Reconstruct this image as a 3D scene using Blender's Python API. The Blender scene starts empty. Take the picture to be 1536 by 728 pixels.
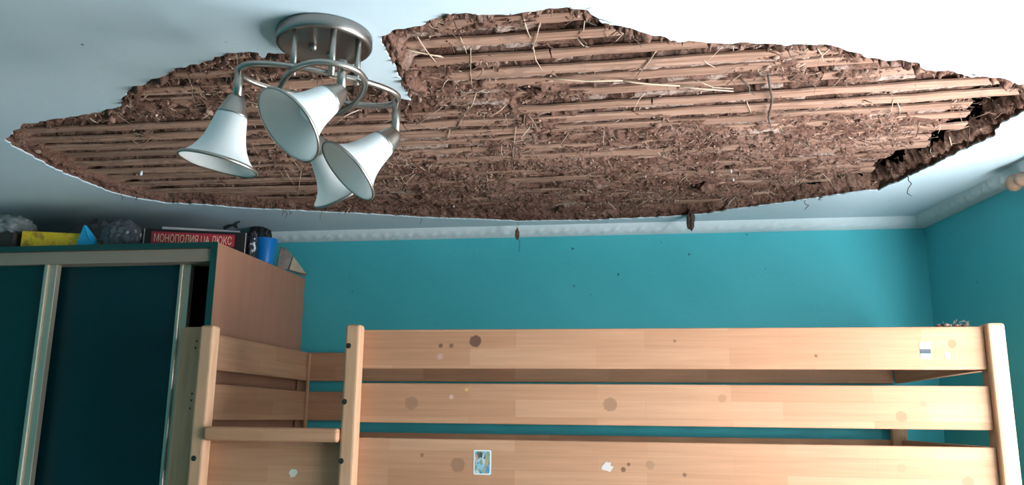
import bpy, bmesh, math, random
import numpy as np
from mathutils import Vector, Matrix, geometry

random.seed(7); rng = np.random.default_rng(7)
scene = bpy.context.scene
COL = scene.collection

# ------------------------------------------------------------------ camera
F_PX, YAW, PITCH, ROLL = 1245.57, 0.1593, 0.2093, 0.0117
CZ = 1.70                                     # eye height
_y = Vector((-math.sin(YAW), math.cos(YAW), 0)); _x = Vector((math.cos(YAW), math.sin(YAW), 0)); _z = Vector((0, 0, 1))
FWD = _y*math.cos(PITCH) + _z*math.sin(PITCH)
_u0 = -_y*math.sin(PITCH) + _z*math.cos(PITCH)
RIGHT = _x*math.cos(ROLL) + _u0*math.sin(ROLL)
UP = -_x*math.sin(ROLL) + _u0*math.cos(ROLL)
EYE = Vector((0, 0, CZ))
cam_d = bpy.data.cameras.new('camera'); cam = bpy.data.objects.new('camera', cam_d); COL.objects.link(cam)
m = Matrix((RIGHT, UP, -FWD)).transposed().to_4x4(); m.translation = EYE
cam.matrix_world = m
cam_d.sensor_width = 36; cam_d.lens = F_PX/1536*36; cam_d.clip_start = 0.02
scene.camera = cam

# ------------------------------------------------------------------ light
scene.view_settings.view_transform = 'Standard'; scene.view_settings.look = 'None'
scene.view_settings.gamma = 1; scene.view_settings.use_curve_mapping = False
scene.view_settings.exposure = 0.0
w = bpy.data.worlds.new('overcast_sky'); scene.world = w; w.use_nodes = True
w.node_tree.nodes['Background'].inputs[0].default_value = (0.80, 0.90, 1.0, 1)
w.node_tree.nodes['Background'].inputs[1].default_value = 1.5
WIN_Y0, WIN_Y1, WIN_Z0, WIN_Z1 = 0.60, 2.10, 0.80, 2.16     # window opening in the right wall
YW = 2.94; XC = 0.95; SL = 0.15                              # back wall, corner, slant of the right wall
def xr_wall(y): return XC + (YW - y)*SL
RW_DIR = Vector((-SL, 1, 0)).normalized(); RW_N = Vector((-1, -SL, 0)).normalized()   # along the wall, into the room
# overcast daylight with snow-bright ground: four stacked strips filling the window opening, leaning a little upwards
_sc = (2*YW-WIN_Y0-WIN_Y1)/2/RW_DIR.y; _sw = (WIN_Y1-WIN_Y0)/RW_DIR.y; NS = 4; _sh = (WIN_Z1-WIN_Z0)/NS
for _k in range(NS):
    ld = bpy.data.lights.new('daylight', 'AREA'); ld.shape = 'RECTANGLE'; ld.size = _sw*.96; ld.size_y = _sh*.9
    ld.energy = 101/NS; ld.color = (0.95, 0.98, 1.0)
    lo = bpy.data.objects.new('daylight', ld); COL.objects.link(lo)
    lo.location = Vector((XC, YW, WIN_Z0+_sh*(_k+.5))) - RW_DIR*_sc - RW_N*0.10
    lo.rotation_euler = (RW_N*math.cos(.45)+Vector((0, 0, math.sin(.45)))).to_track_quat('-Z', 'Y').to_euler()

# ------------------------------------------------------------------ pixel helpers (directions only)
def ray(px, py): return RIGHT*((px-768)/F_PX) + UP*((364-py)/F_PX) + FWD
def on_z(px, py, z): r = ray(px, py); return EYE + r*((z-CZ)/r.z)
def on_y(px, py, y): r = ray(px, py); return EYE + r*(y/r.y)
def to_px(x, y, z):
    x = np.asarray(x, float); y = np.asarray(y, float); z = np.asarray(z, float)-CZ
    d = x*FWD.x+y*FWD.y+z*FWD.z
    return 768+F_PX*(x*RIGHT.x+y*RIGHT.y+z*RIGHT.z)/d, 364-F_PX*(x*UP.x+y*UP.y+z*UP.z)/d

# ------------------------------------------------------------------ materials
def mat(name, base=(.8, .8, .8), rough=.6, metal=0., spec=.5):
    m = bpy.data.materials.new(name); m.use_nodes = True
    b = m.node_tree.nodes['Principled BSDF']
    b.inputs['Base Color'].default_value = (*base, 1); b.inputs['Roughness'].default_value = rough
    b.inputs['Metallic'].default_value = metal; b.inputs['Specular IOR Level'].default_value = spec
    return m
def N(m, t, **kw):
    n = m.node_tree.nodes.new(t)
    for k, v in kw.items():
        if k in n.inputs: n.inputs[k].default_value = v
        else: setattr(n, k, v)
    return n
def LK(m, a, b): m.node_tree.links.new(a, b)
def BS(m): return m.node_tree.nodes['Principled BSDF']
def ramp(m, stops):
    r = N(m, 'ShaderNodeValToRGB'); e = r.color_ramp.elements
    e[0].position, e[0].color = stops[0][0], (*stops[0][1], 1); e[1].position, e[1].color = stops[-1][0], (*stops[-1][1], 1)
    for p, c in stops[1:-1]: q = e.new(p); q.color = (*c, 1)
    return r
def coords(m, scale=(1, 1, 1), loc=(0, 0, 0)):
    tc = N(m, 'ShaderNodeTexCoord'); mp = N(m, 'ShaderNodeMapping'); mp.inputs['Scale'].default_value = scale; mp.inputs['Location'].default_value = loc
    LK(m, tc.outputs['Object'], mp.inputs['Vector']); return mp.outputs['Vector']
def noisy(m, stops, scale=5, detail=6, cs=(1, 1, 1), bump=0, bump_scale=None, dist=.01, rough=.55):
    v = coords(m, cs); n = N(m, 'ShaderNodeTexNoise', Scale=scale, Detail=detail, Roughness=rough); LK(m, v, n.inputs['Vector'])
    r = ramp(m, stops); LK(m, n.outputs['Fac'], r.inputs['Fac']); LK(m, r.outputs['Color'], BS(m).inputs['Base Color'])
    if bump:
        n2 = N(m, 'ShaderNodeTexNoise', Scale=bump_scale or scale*4, Detail=5.); LK(m, v, n2.inputs['Vector'])
        b = N(m, 'ShaderNodeBump', Strength=bump, Distance=dist); LK(m, n2.outputs['Fac'], b.inputs['Height']); LK(m, b.outputs['Normal'], BS(m).inputs['Normal'])
    return r
M = {}
M['ceiling'] = mat('ceiling_paint', rough=.85, spec=.2); noisy(M['ceiling'], [(.35, (.56, .69, .765)), (.65, (.62, .74, .80))], 2.2, 5, bump=.15, bump_scale=40, dist=.004)
M['wall'] = mat('teal_paint', rough=.55, spec=.35); noisy(M['wall'], [(.3, (.058, .43, .49)), (.55, (.068, .475, .535)), (.75, (.080, .505, .56))], 1.6, 8, bump=.2, bump_scale=55, dist=.004)
def specks(m, scale, thr, col):
    o_ = BS(m).inputs['Base Color'].links[0].from_socket; n = N(m, 'ShaderNodeTexNoise', Scale=scale, Detail=2.); LK(m, coords(m, (1, 1, 1), (3, 1, 2)), n.inputs['Vector'])
    r = ramp(m, [(thr, (0, 0, 0)), (thr+.03, (1, 1, 1))]); LK(m, n.outputs['Fac'], r.inputs['Fac'])
    x_ = N(m, 'ShaderNodeMix', data_type='RGBA'); LK(m, r.outputs['Color'], x_.inputs['Factor']); LK(m, o_, x_.inputs['A']); x_.inputs['B'].default_value = (*col, 1); LK(m, x_.outputs['Result'], BS(m).inputs['Base Color'])
specks(M['wall'], 42, .755, (.03, .16, .18)); specks(M['ceiling'], 36, .765, (.28, .30, .31))
M['cornice'] = mat('cornice_white', (.68, .77, .81), .7, 0, .2)
M['floor'] = mat('floor_laminate', rough=.45); noisy(M['floor'], [(.3, (.30, .19, .11)), (.7, (.42, .28, .17))], 3, 6, (1, 12, 1))
M['clay'] = mat('clay_straw_daub', rough=.95, spec=.1)
def clay_nodes(m):
    v = coords(m)
    n1 = N(m, 'ShaderNodeTexNoise', Scale=9., Detail=8., Roughness=.65); LK(m, v, n1.inputs['Vector'])
    rc = ramp(m, [(.30, (.110, .054, .040)), (.47, (.210, .113, .084)), (.60, (.268, .154, .118)), (.74, (.37, .25, .205))]); LK(m, n1.outputs['Fac'], rc.inputs['Fac'])
    at = N(m, 'ShaderNodeAttribute', attribute_name='dusty'); r1 = N(m, 'ShaderNodeMix', data_type='RGBA'); LK(m, at.outputs['Fac'], r1.inputs['Factor']); LK(m, rc.outputs['Color'], r1.inputs['A'])
    rd = ramp(m, [(.3, (.36, .25, .205)), (.7, (.50, .385, .335))]); LK(m, n1.outputs['Fac'], rd.inputs['Fac']); LK(m, rd.outputs['Color'], r1.inputs['B'])
    n2 = N(m, 'ShaderNodeTexNoise', Scale=130., Detail=4., Roughness=.7); LK(m, v, n2.inputs['Vector'])
    r2 = ramp(m, [(.32, (.32, .30, .30)), (.52, (1, 1, 1)), (.72, (1.4, 1.33, 1.26))]); LK(m, n2.outputs['Fac'], r2.inputs['Fac'])
    mx = N(m, 'ShaderNodeMix', data_type='RGBA', blend_type='MULTIPLY'); mx.inputs['Factor'].default_value = .9
    LK(m, r1.outputs['Result'], mx.inputs['A']); LK(m, r2.outputs['Color'], mx.inputs['B']); LK(m, mx.outputs['Result'], BS(m).inputs['Base Color'])
    n3 = N(m, 'ShaderNodeTexNoise', Scale=170., Detail=6., Roughness=.75); LK(m, v, n3.inputs['Vector'])
    b = N(m, 'ShaderNodeBump', Strength=.9, Distance=.006); LK(m, n3.outputs['Fac'], b.inputs['Height']); LK(m, b.outputs['Normal'], BS(m).inputs['Normal'])
clay_nodes(M['clay'])
def island(m, stops):
    g = N(m, 'ShaderNodeNewGeometry'); r = ramp(m, stops); LK(m, g.outputs['Random Per Island'], r.inputs['Fac']); LK(m, r.outputs['Color'], BS(m).inputs['Base Color'])
M['fibre'] = mat('straw_fibres', rough=.8, spec=.2); island(M['fibre'], [(0, (.11, .062, .045)), (.5, (.22, .132, .10)), (.80, (.34, .23, .17)), (.95, (.50, .38, .29)), (1, (.64, .54, .44))])
M['crumb'] = mat('clay_crumbs', rough=.95, spec=.1); island(M['crumb'], [(0, (.12, .068, .05)), (.5, (.24, .145, .11)), (.97, (.33, .22, .175)), (1, (.48, .40, .35))])
M['straw'] = mat('straw_pale', rough=.6); noisy(M['straw'], [(.3, (.40, .285, .20)), (.7, (.56, .43, .32))], 30)
M['twig'] = mat('dark_twig', (.07, .045, .035), .85)
M['lath'] = mat('lath_wood', rough=.85, spec=.2)
def lath_nodes(m):
    oi = N(m, 'ShaderNodeObjectInfo'); tc = N(m, 'ShaderNodeTexCoord'); mp = N(m, 'ShaderNodeMapping'); mp.inputs['Scale'].default_value = (3, 70, 40)
    LK(m, tc.outputs['Object'], mp.inputs['Vector'])
    n = N(m, 'ShaderNodeTexNoise', Scale=1.2, Detail=7., Roughness=.6); LK(m, mp.outputs['Vector'], n.inputs['Vector'])
    r = ramp(m, [(.3, (.20, .110, .078)), (.5, (.36, .215, .158)), (.7, (.47, .312, .243))]); LK(m, n.outputs['Fac'], r.inputs['Fac'])
    rr = ramp(m, [(0, (.75, .72, .70)), (1, (1.1, 1.08, 1.05))]); LK(m, oi.outputs['Random'], rr.inputs['Fac'])
    mx = N(m, 'ShaderNodeMix', data_type='RGBA', blend_type='MULTIPLY'); mx.inputs['Factor'].default_value = 1
    LK(m, r.outputs['Color'], mx.inputs['A']); LK(m, rr.outputs['Color'], mx.inputs['B'])
    n2 = N(m, 'ShaderNodeTexNoise', Scale=26., Detail=5.); LK(m, tc.outputs['Object'], n2.inputs['Vector'])      # clay smears left on the wood
    r2 = ramp(m, [(.52, (0, 0, 0)), (.66, (1, 1, 1))]); LK(m, n2.outputs['Fac'], r2.inputs['Fac'])
    m2 = N(m, 'ShaderNodeMix', data_type='RGBA'); LK(m, r2.outputs['Color'], m2.inputs['Factor']); LK(m, mx.outputs['Result'], m2.inputs['A']); m2.inputs['B'].default_value = (.27, .165, .125, 1)
    LK(m, m2.outputs['Result'], BS(m).inputs['Base Color'])
    b = N(m, 'ShaderNodeBump', Strength=.5, Distance=.003); LK(m, n.outputs['Fac'], b.inputs['Height']); LK(m, b.outputs['Normal'], BS(m).inputs['Normal'])
lath_nodes(M['lath'])
M['board'] = mat('light_block_dark', (.06, .045, .04), .9)  # dark tone of the added light-blocking board, blackens the opening below it
# glued beech staves; stains = (x, z, radius, colour, strength) in metres
def wood(name, axis='X', stains=(), tint=1.0):
    m = mat(name, rough=.6, spec=.22)
    tc = N(m, 'ShaderNodeTexCoord'); sp = N(m, 'ShaderNodeSeparateXYZ'); LK(m, tc.outputs['Object'], sp.inputs[0])
    cb = N(m, 'ShaderNodeCombineXYZ'); a, b2 = {'X': ('X', 'Z'), 'Y': ('Y', 'Z'), 'Z': ('Z', 'X')}[axis]
    LK(m, sp.outputs[a], cb.inputs['X']); LK(m, sp.outputs[b2], cb.inputs['Y'])
    br = N(m, 'ShaderNodeTexBrick', offset=.37, squash=1.0, offset_frequency=2); br.inputs['Scale'].default_value = 1
    br.inputs['Brick Width'].default_value = .33; br.inputs['Row Height'].default_value = .0437; br.inputs['Mortar Size'].default_value = .0003; br.inputs['Bias'].default_value = 0
    br.inputs['Color1'].default_value = (.54*tint, .298*tint, .182*tint, 1); br.inputs['Color2'].default_value = (.45*tint, .228*tint, .132*tint, 1); br.inputs['Mortar'].default_value = (.42*tint, .205*tint, .11*tint, 1)
    LK(m, cb.outputs[0], br.inputs['Vector'])
    mp = N(m, 'ShaderNodeMapping'); mp.inputs['Scale'].default_value = (2.5, 60, 1); LK(m, cb.outputs[0], mp.inputs['Vector'])
    n = N(m, 'ShaderNodeTexNoise', Scale=1.5, Detail=7., Roughness=.6); LK(m, mp.outputs['Vector'], n.inputs['Vector'])
    r = ramp(m, [(.3, (.87, .85, .83)), (.7, (1.07, 1.06, 1.05))]); LK(m, n.outputs['Fac'], r.inputs['Fac'])
    mx = N(m, 'ShaderNodeMix', data_type='RGBA', blend_type='MULTIPLY'); mx.inputs['Factor'].default_value = 1
    LK(m, br.outputs['Color'], mx.inputs['A']); LK(m, r.outputs['Color'], mx.inputs['B'])
    out = mx.outputs['Result']
    if stains:
        nn = N(m, 'ShaderNodeTexNoise', Scale=120., Detail=3.); LK(m, tc.outputs['Object'], nn.inputs['Vector'])
    for (x, z, rad, c, k) in stains:
        d = N(m, 'ShaderNodeVectorMath', operation='DISTANCE'); cc = N(m, 'ShaderNodeCombineXYZ'); LK(m, sp.outputs['X'], cc.inputs['X']); LK(m, sp.outputs['Z'], cc.inputs['Y'])
        LK(m, cc.outputs[0], d.inputs[0]); d.inputs[1].default_value = (x, z, 0)
        ad = N(m, 'ShaderNodeMath', operation='MULTIPLY_ADD'); LK(m, nn.outputs['Fac'], ad.inputs[0]); ad.inputs[1].default_value = rad*.5; LK(m, d.outputs['Value'], ad.inputs[2])
        mr = N(m, 'ShaderNodeMapRange'); LK(m, ad.outputs[0], mr.inputs['Value'])
        mr.inputs['From Min'].default_value = rad*1.15; mr.inputs['From Max'].default_value = rad*1.35; mr.inputs['To Min'].default_value = k; mr.inputs['To Max'].default_value = 0
        mm = N(m, 'ShaderNodeMix', data_type='RGBA'); LK(m, mr.outputs[0], mm.inputs['Factor']); LK(m, out, mm.inputs['A']); mm.inputs['B'].default_value = (*c, 1)
        out = mm.outputs['Result']
    LK(m, out, BS(m).inputs['Base Color'])
    b = N(m, 'ShaderNodeBump', Strength=.08, Distance=.002); LK(m, n.outputs['Fac'], b.inputs['Height']); LK(m, b.outputs['Normal'], BS(m).inputs['Normal'])
    return m
M['nickel'] = mat('brushed_nickel', (.38, .345, .31), .36, 1.0)
M['nickel_dark'] = mat('brushed_nickel_plate', (.30, .275, .255), .36, 1.0)
M['shade'] = mat('frosted_glass', (.86, .88, .88), .45); BS(M['shade']).inputs['Subsurface Weight'].default_value = .0
def shade_nodes(m):
    nt = m.node_tree; tr = N(m, 'ShaderNodeBsdfTranslucent'); tr.inputs['Color'].default_value = (.86, .88, .88, 1)
    mx = N(m, 'ShaderNodeMixShader'); mx.inputs[0].default_value = .3
    LK(m, BS(m).outputs[0], mx.inputs[1]); LK(m, tr.outputs[0], mx.inputs[2]); LK(m, mx.outputs[0], nt.nodes['Material Output'].inputs['Surface'])
shade_nodes(M['shade'])
M['bulb'] = mat('bulb_white', (.9, .9, .88), .3)
M['bolt'] = mat('bolt_dark', (.05, .045, .04), .45, .6)
M['door_teal'] = mat('wardrobe_door_dark_teal', (.001, .032, .041), .38, 0, .3)
M['door_green'] = mat('wardrobe_door_dark_green', (.001, .040, .041), .38, 0, .3)
M['champagne'] = mat('champagne_aluminium', (.52, .45, .35), .35, .6)
M['track'] = mat('champagne_track', (.33, .26, .20), .55, .2)
M['salmon'] = mat('salmon_laminate', rough=.5, spec=.3); noisy(M['salmon'], [(.3, (.36, .168, .105)), (.7, (.40, .19, .12))], 3, 5, (8, 8, 1))
M['green_edge'] = mat('green_edge_band', (.002, .060, .054), .5)
M['dark_in'] = mat('wardrobe_inside', (.06, .05, .05), .8)
M['glass'] = mat('window_glass', (1, 1, 1), .02); BS(M['glass']).inputs['Transmission Weight'].default_value = 1; BS(M['glass']).inputs['IOR'].default_value = 1.0
M['pvc'] = mat('white_window_frame', (.85, .86, .86), .35)
M['paper'] = mat('plain_paper', (.75, .75, .75), .8)

# ------------------------------------------------------------------ mesh helpers
def link(name, me, material, parent=None):
    o = bpy.data.objects.new(name, me); COL.objects.link(o)
    if material is not None and not me.materials: me.materials.append(material)
    if parent is not None: o.parent = parent
    return o
def mesh(name, vs, fs, material, parent=None, smooth=False):
    me = bpy.data.meshes.new(name); me.from_pydata([tuple(v) for v in vs], [], fs); me.update()
    bm = bmesh.new(); bm.from_mesh(me); bmesh.ops.recalc_face_normals(bm, faces=bm.faces); bm.to_mesh(me); bm.free()
    if smooth: me.polygons.foreach_set('use_smooth', [True]*len(me.polygons))
    return link(name, me, material, parent)
def bm_obj(name, bm, material, parent=None, smooth=False):
    me = bpy.data.meshes.new(name); bmesh.ops.recalc_face_normals(bm, faces=bm.faces); bm.to_mesh(me); bm.free()
    if smooth: me.polygons.foreach_set('use_smooth', [True]*len(me.polygons))
    return link(name, me, material, parent)
def bm_box(bm, x0, x1, y0, y1, z0, z1, bev=0, seg=2, mtx=None):
    r = bmesh.ops.create_cube(bm, size=1); vs = r['verts']
    for v in vs:
        v.co = Vector((x0+(v.co.x+.5)*(x1-x0), y0+(v.co.y+.5)*(y1-y0), z0+(v.co.z+.5)*(z1-z0)))
    es = set(e for v in vs for e in v.link_edges)
    if bev:
        g = bmesh.ops.bevel(bm, geom=list(es), offset=bev, segments=seg, profile=.5, affect='EDGES'); vs = list(set(vs_ for f in g['faces'] for vs_ in f.verts) | set(v for v in vs if v.is_valid))
    if mtx is not None:
        for v in vs: v.co = mtx @ v.co
def box(name, x0, x1, y0, y1, z0, z1, material, parent=None, bev=0, seg=2, mtx=None):
    bm = bmesh.new(); bm_box(bm, x0, x1, y0, y1, z0, z1, bev, seg)
    if mtx is not None: bmesh.ops.transform(bm, matrix=mtx, verts=bm.verts)
    return bm_obj(name, bm, material, parent)
def frame_of(d):
    d = d.normalized(); a = Vector((0, 0, 1)) if abs(d.z) < .9 else Vector((1, 0, 0))
    u = d.cross(a).normalized(); return u, d.cross(u).normalized()
def tube_vf(pts, rad, n=12, closed=False, vs=None, fs=None):
    vs = [] if vs is None else vs; fs = [] if fs is None else fs; base = len(vs); k = len(pts)
    rads = rad if isinstance(rad, (list, tuple)) else [rad]*k
    u = None
    for i, p in enumerate(pts):
        a = pts[(i-1) % k] if (closed or i > 0) else p; b = pts[(i+1) % k] if (closed or i < k-1) else p
        d = (b-a).normalized()
        if u is None: u, _ = frame_of(d)
        u = (u - d*u.dot(d)).normalized(); v = d.cross(u)
        for j in range(n):
            t = 2*math.pi*j/n; vs.append(p + (u*math.cos(t)+v*math.sin(t))*rads[i])
    for i in range(k if closed else k-1):
        i2 = (i+1) % k
        for j in range(n): j2 = (j+1) % n; fs.append((base+i*n+j, base+i*n+j2, base+i2*n+j2, base+i2*n+j))
    if not closed:
        fs.append(tuple(base+j for j in range(n))[::-1]); fs.append(tuple(base+(k-1)*n+j for j in range(n)))
    return vs, fs
def tube(name, pts, rad, material, parent=None, n=12, closed=False):
    vs, fs = tube_vf([Vector(p) for p in pts], rad, n, closed); return mesh(name, vs, fs, material, parent, True)
def lathe(name, prof, origin, axis, material, parent=None, n=40, smooth=True, closed=False):
    axis = axis.normalized(); u, v = frame_of(axis); vs = []; fs = []
    for (r, h) in prof:
        for j in range(n):
            t = 2*math.pi*j/n; vs.append(origin + axis*h + (u*math.cos(t)+v*math.sin(t))*r)
    k = len(prof)
    for i in range(k if closed else k-1):
        i2 = (i+1) % k
        for j in range(n): j2 = (j+1) % n; fs.append((i*n+j, i*n+j2, i2*n+j2, i2*n+j))
    if not closed:
        if prof[0][0] > 1e-4: fs.append(tuple(range(n)))
        if prof[-1][0] > 1e-4: fs.append(tuple((k-1)*n+j for j in range(n)))
    return mesh(name, vs, fs, material, parent, smooth)
def tag(o, label, cat, group=None):
    o['label'] = label; o['category'] = cat
    if group: o['group'] = group
    return o
def empty(name, loc): o = bpy.data.objects.new(name, None); COL.objects.link(o); o.location = loc; o.empty_display_size = .05; return o
def adopt(root):      # meshes are written in world metres: keep them there under a moved Empty
    inv = Matrix.Translation(root.location).inverted()
    for c in root.children: c.matrix_parent_inverse = inv
def struct(o, label, cat): o['kind'] = 'structure'; return tag(o, label, cat)

# numpy value-gradient noise
_perm = np.random.default_rng(3).permutation(256); _perm = np.concatenate([_perm, _perm, _perm])
_grad = np.random.default_rng(5).uniform(0, 2*np.pi, 256)
def perlin(x, y, seed=0):
    x = np.asarray(x, float)+seed*17.31; y = np.asarray(y, float)+seed*9.77
    xi = np.floor(x).astype(int); yi = np.floor(y).astype(int); xf = x-xi; yf = y-yi; xi &= 255; yi &= 255
    def g(ix, iy, dx, dy): a = _grad[_perm[_perm[ix & 255]+(iy & 255)]]; return np.cos(a)*dx+np.sin(a)*dy
    u = xf*xf*xf*(xf*(xf*6-15)+10); v = yf*yf*yf*(yf*(yf*6-15)+10)
    a = g(xi, yi, xf, yf); b = g(xi+1, yi, xf-1, yf); c = g(xi, yi+1, xf, yf-1); d = g(xi+1, yi+1, xf-1, yf-1)
    return (a+(b-a)*u+(c-a)*v+(a-b-c+d)*u*v)*1.5
def fbm(x, y, oct=4, seed=0, gain=.5):
    s = 0; a = 1.
    for i in range(oct): s = s+a*perlin(x*2**i, y*2**i, seed+i); a *= gain
    return s
def sstep(a, b, x): t = np.clip((x-a)/(b-a), 0, 1); return t*t*(3-2*t)

# ------------------------------------------------------------------ room shell
CH = CZ + .685                                  # ceiling height
XL, YF = -2.95, -1.7                            # left wall, wall behind the camera
XRF = xr_wall(YF)
floor = mesh('floor', [(XL, YF, 0), (XRF, YF, 0), (XC, YW, 0), (XL, YW, 0), (XL, YF, -.1), (XRF, YF, -.1), (XC, YW, -.1), (XL, YW, -.1)],
             [(0, 1, 2, 3), (4, 5, 6, 7), (0, 1, 5, 4), (1, 2, 6, 5), (2, 3, 7, 6), (3, 0, 4, 7)], M['floor'])
struct(floor, 'brown laminate floor of the bedroom', 'floor')
HT = CH + .15
struct(box('wall_back', XL-.1, XC+.25, YW, YW+.1, -.1, HT, M['wall']), 'teal painted wall behind the bunk bed', 'wall')
struct(box('wall_left', XL-.1, XL, YF-.1, YW, -.1, HT, M['wall']), 'teal painted wall beside the wardrobe', 'wall')
struct(box('wall_front', XL-.1, XRF+.25, YF-.1, YF, -.1, HT, M['wall']), 'teal painted wall facing the bunk bed', 'wall')
# right wall with its window opening, slanted: local s along the wall from the far corner, t outwards
LW = (YW-YF)/RW_DIR.y
def rw(s, t, z): p = Vector((XC, YW, 0)) - RW_DIR*s - RW_N*t; return (p.x, p.y, z)
def rw_box(vs, fs, s0, s1, t0, t1, z0, z1):
    b = len(vs)
    for z in (z0, z1):
        for (s, t) in ((s0, t0), (s1, t0), (s1, t1), (s0, t1)): vs.append(rw(s, t, z))
    fs += [tuple(b+i for i in q) for q in ((0, 1, 2, 3), (4, 5, 6, 7), (0, 1, 5, 4), (1, 2, 6, 5), (2, 3, 7, 6), (3, 0, 4, 7))]
s0, s1 = (YW-WIN_Y1)/RW_DIR.y, (YW-WIN_Y0)/RW_DIR.y
vs, fs = [], []
rw_box(vs, fs, 0, s0, 0, .2, -.1, HT); rw_box(vs, fs, s1, LW, 0, .2, -.1, HT); rw_box(vs, fs, s0, s1, 0, .2, -.1, WIN_Z0); rw_box(vs, fs, s0, s1, 0, .2, WIN_Z1, HT)
struct(mesh('wall_right', vs, fs, M['wall']), 'teal painted side wall with the window', 'wall')
vs, fs = [], []
for (a, b, c, d) in ((s0, s1, WIN_Z0, WIN_Z0+.05), (s0, s1, WIN_Z1-.05, WIN_Z1), (s0, s0+.05, WIN_Z0, WIN_Z1), (s1-.05, s1, WIN_Z0, WIN_Z1), ((s0+s1)/2-.03, (s0+s1)/2+.03, WIN_Z0, WIN_Z1)):
    rw_box(vs, fs, a, b, .12, .18, c, d)
win = mesh('window_1', vs, fs, M['pvc']); struct(win, 'white framed window in the side wall', 'window')
for a, b in ((s0+.05, (s0+s1)/2-.03), ((s0+s1)/2+.03, s1-.05)):
    vs, fs = [], []; rw_box(vs, fs, a, b, .148, .152, WIN_Z0+.05, WIN_Z1-.05); mesh('pane', vs, fs, M['glass'], win)

# ------------------------------------------------------------------ ceiling with the fallen-plaster hole
HOLE_PX = [(7,210),(30,190),(60,182),(110,175),(150,168),(180,160),(190,141),(200,131),(240,117),(262,103),(300,96),(328,85),(345,80),(386,78),(389,88),(401,88),(404,79),
  (425,81),(455,86),(500,96),(535,107),(552,119),(575,135),(600,147),(618,152),(607,133),(598,114),(590,95),(580,72),(571,54),(585,49),(600,44),(640,33),(655,27),(680,20),(705,20),(730,24),(760,20),(790,19),(820,15),(850,11),
  (880,16),(890,23),(905,33),(930,40),(945,42),(965,51),(1000,58),(1020,63),(1045,62),(1075,65),(1110,64),(1150,66),(1200,68),(1230,67),(1260,72),(1290,78),(1300,85),(1330,91),(1372,93),(1385,101),
  (1400,106),(1430,108),(1450,110),(1457,117),(1480,115),(1500,118),(1520,124),(1540,128),(1556,140),(1550,158),(1536,168),(1502,186),(1487,206),(1450,224),(1413,240),(1400,248),(1360,266),(1338,277),(1316,286),
  (1291,288),(1256,293),(1190,303),(1129,311),(1080,318),(1055,322),(1000,326),(890,331),(780,332.5),(748,331),(633,327),(560,322),(450,317),(365,313),(306,308),(248,305.5),(199,297),(171,290),(127,273),(97,261),(55,240),(22,220.5)]
hole0 = np.array([on_z(x, y, CH).to_tuple()[:2] for x, y in HOLE_PX])
pts = []
for i in range(len(hole0)):
    a, b = hole0[i], hole0[(i+1) % len(hole0)]; L = np.linalg.norm(b-a); k = max(1, int(L/.007))
    for j in range(k): pts.append(a+(b-a)*j/k)
pts = np.array(pts); nx = np.roll(pts, -1, 0)-np.roll(pts, 1, 0); nx /= np.linalg.norm(nx, axis=1)[:, None]+1e-9; nrm = np.stack([-nx[:, 1], nx[:, 0]], 1)
hole = pts + nrm*(fbm(pts[:, 0]*28, pts[:, 1]*28, 3, 2)*.0075)[:, None]
outer = [(XL-.02, YF-.02), (XRF+.02, YF-.02), (XC+.02, YW+.02), (XL-.02, YW+.02)]
allp = [Vector((x, y, 0)) for x, y in outer] + [Vector((x, y, 0)) for x, y in hole]
tri = geometry.tessellate_polygon([[Vector((x, y, 0)) for x, y in outer], [Vector((x, y, 0)) for x, y in hole]])
nO, nH = 4, len(hole)
vs = [(p.x, p.y, CH) for p in allp] + [(p.x, p.y, CH+.004) for p in allp[nO:]]
fs = [tuple(t) for t in tri] + [(nO+i, nO+(i+1) % nH, nO+nH+(i+1) % nH, nO+nH+i) for i in range(nH)]
ceiling = mesh('ceiling', vs, fs, M['ceiling'])
struct(ceiling, 'pale painted ceiling with a large patch of fallen plaster', 'ceiling')
# broken clay edge under the paint skin
ZL = CH + .030                                   # underside of the laths
vs = []; fs = []
lv = [(.0035, .001), (.012, .006), (.022, .002), (.05, .006)]
for k, (dz, off) in enumerate(lv):
    j = fbm(hole[:, 0]*45+k*7, hole[:, 1]*45, 3, 9+k)*.006
    q = hole + nrm*0
    for i in range(nH): vs.append((q[i, 0]+nrm[i, 0]*j[i], q[i, 1]+nrm[i, 1]*j[i], CH+dz))
for k in range(len(lv)-1):
    for i in range(nH): i2 = (i+1) % nH; fs.append((k*nH+i, k*nH+i2, (k+1)*nH+i2, (k+1)*nH+i))
mesh('plaster_edge', vs, fs, M['clay'], ceiling)
board = box('light_block_board', XL-.1, XRF+.25, YF-.1, YW+.1, CH+.15, CH+.19, M['board'], ceiling)  # unseen board added to keep light out from above and back the dark opening

# laths run almost parallel to the back wall
PITCHL = .073
def g_off(x): return .030*x + .022*x*x           # slight drift of the lath lines
def inside(px_, py_, poly):
    px_ = np.asarray(px_); r = np.zeros(px_.shape, bool); n = len(poly); j = n-1
    for i in range(n):
        xi, yi = poly[i]; xj, yj = poly[j]
        c = ((yi > py_) != (yj > py_)) & (px_ < (xj-xi)*(py_-yi)/(yj-yi+1e-12)+xi); r ^= c; j = i
    return r
def dist_poly(x, y, poly):
    d = np.full(x.shape, 9.); n = len(poly)
    for i in range(n):
        a = poly[i]; b = poly[(i+1) % n]; ab = b-a; L2 = (ab**2).sum()+1e-12
        t = np.clip(((x-a[0])*ab[0]+(y-a[1])*ab[1])/L2, 0, 1); d = np.minimum(d, (x-a[0]-t*ab[0])**2+(y-a[1]-t*ab[1])**2)
    return np.sqrt(d)
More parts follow.
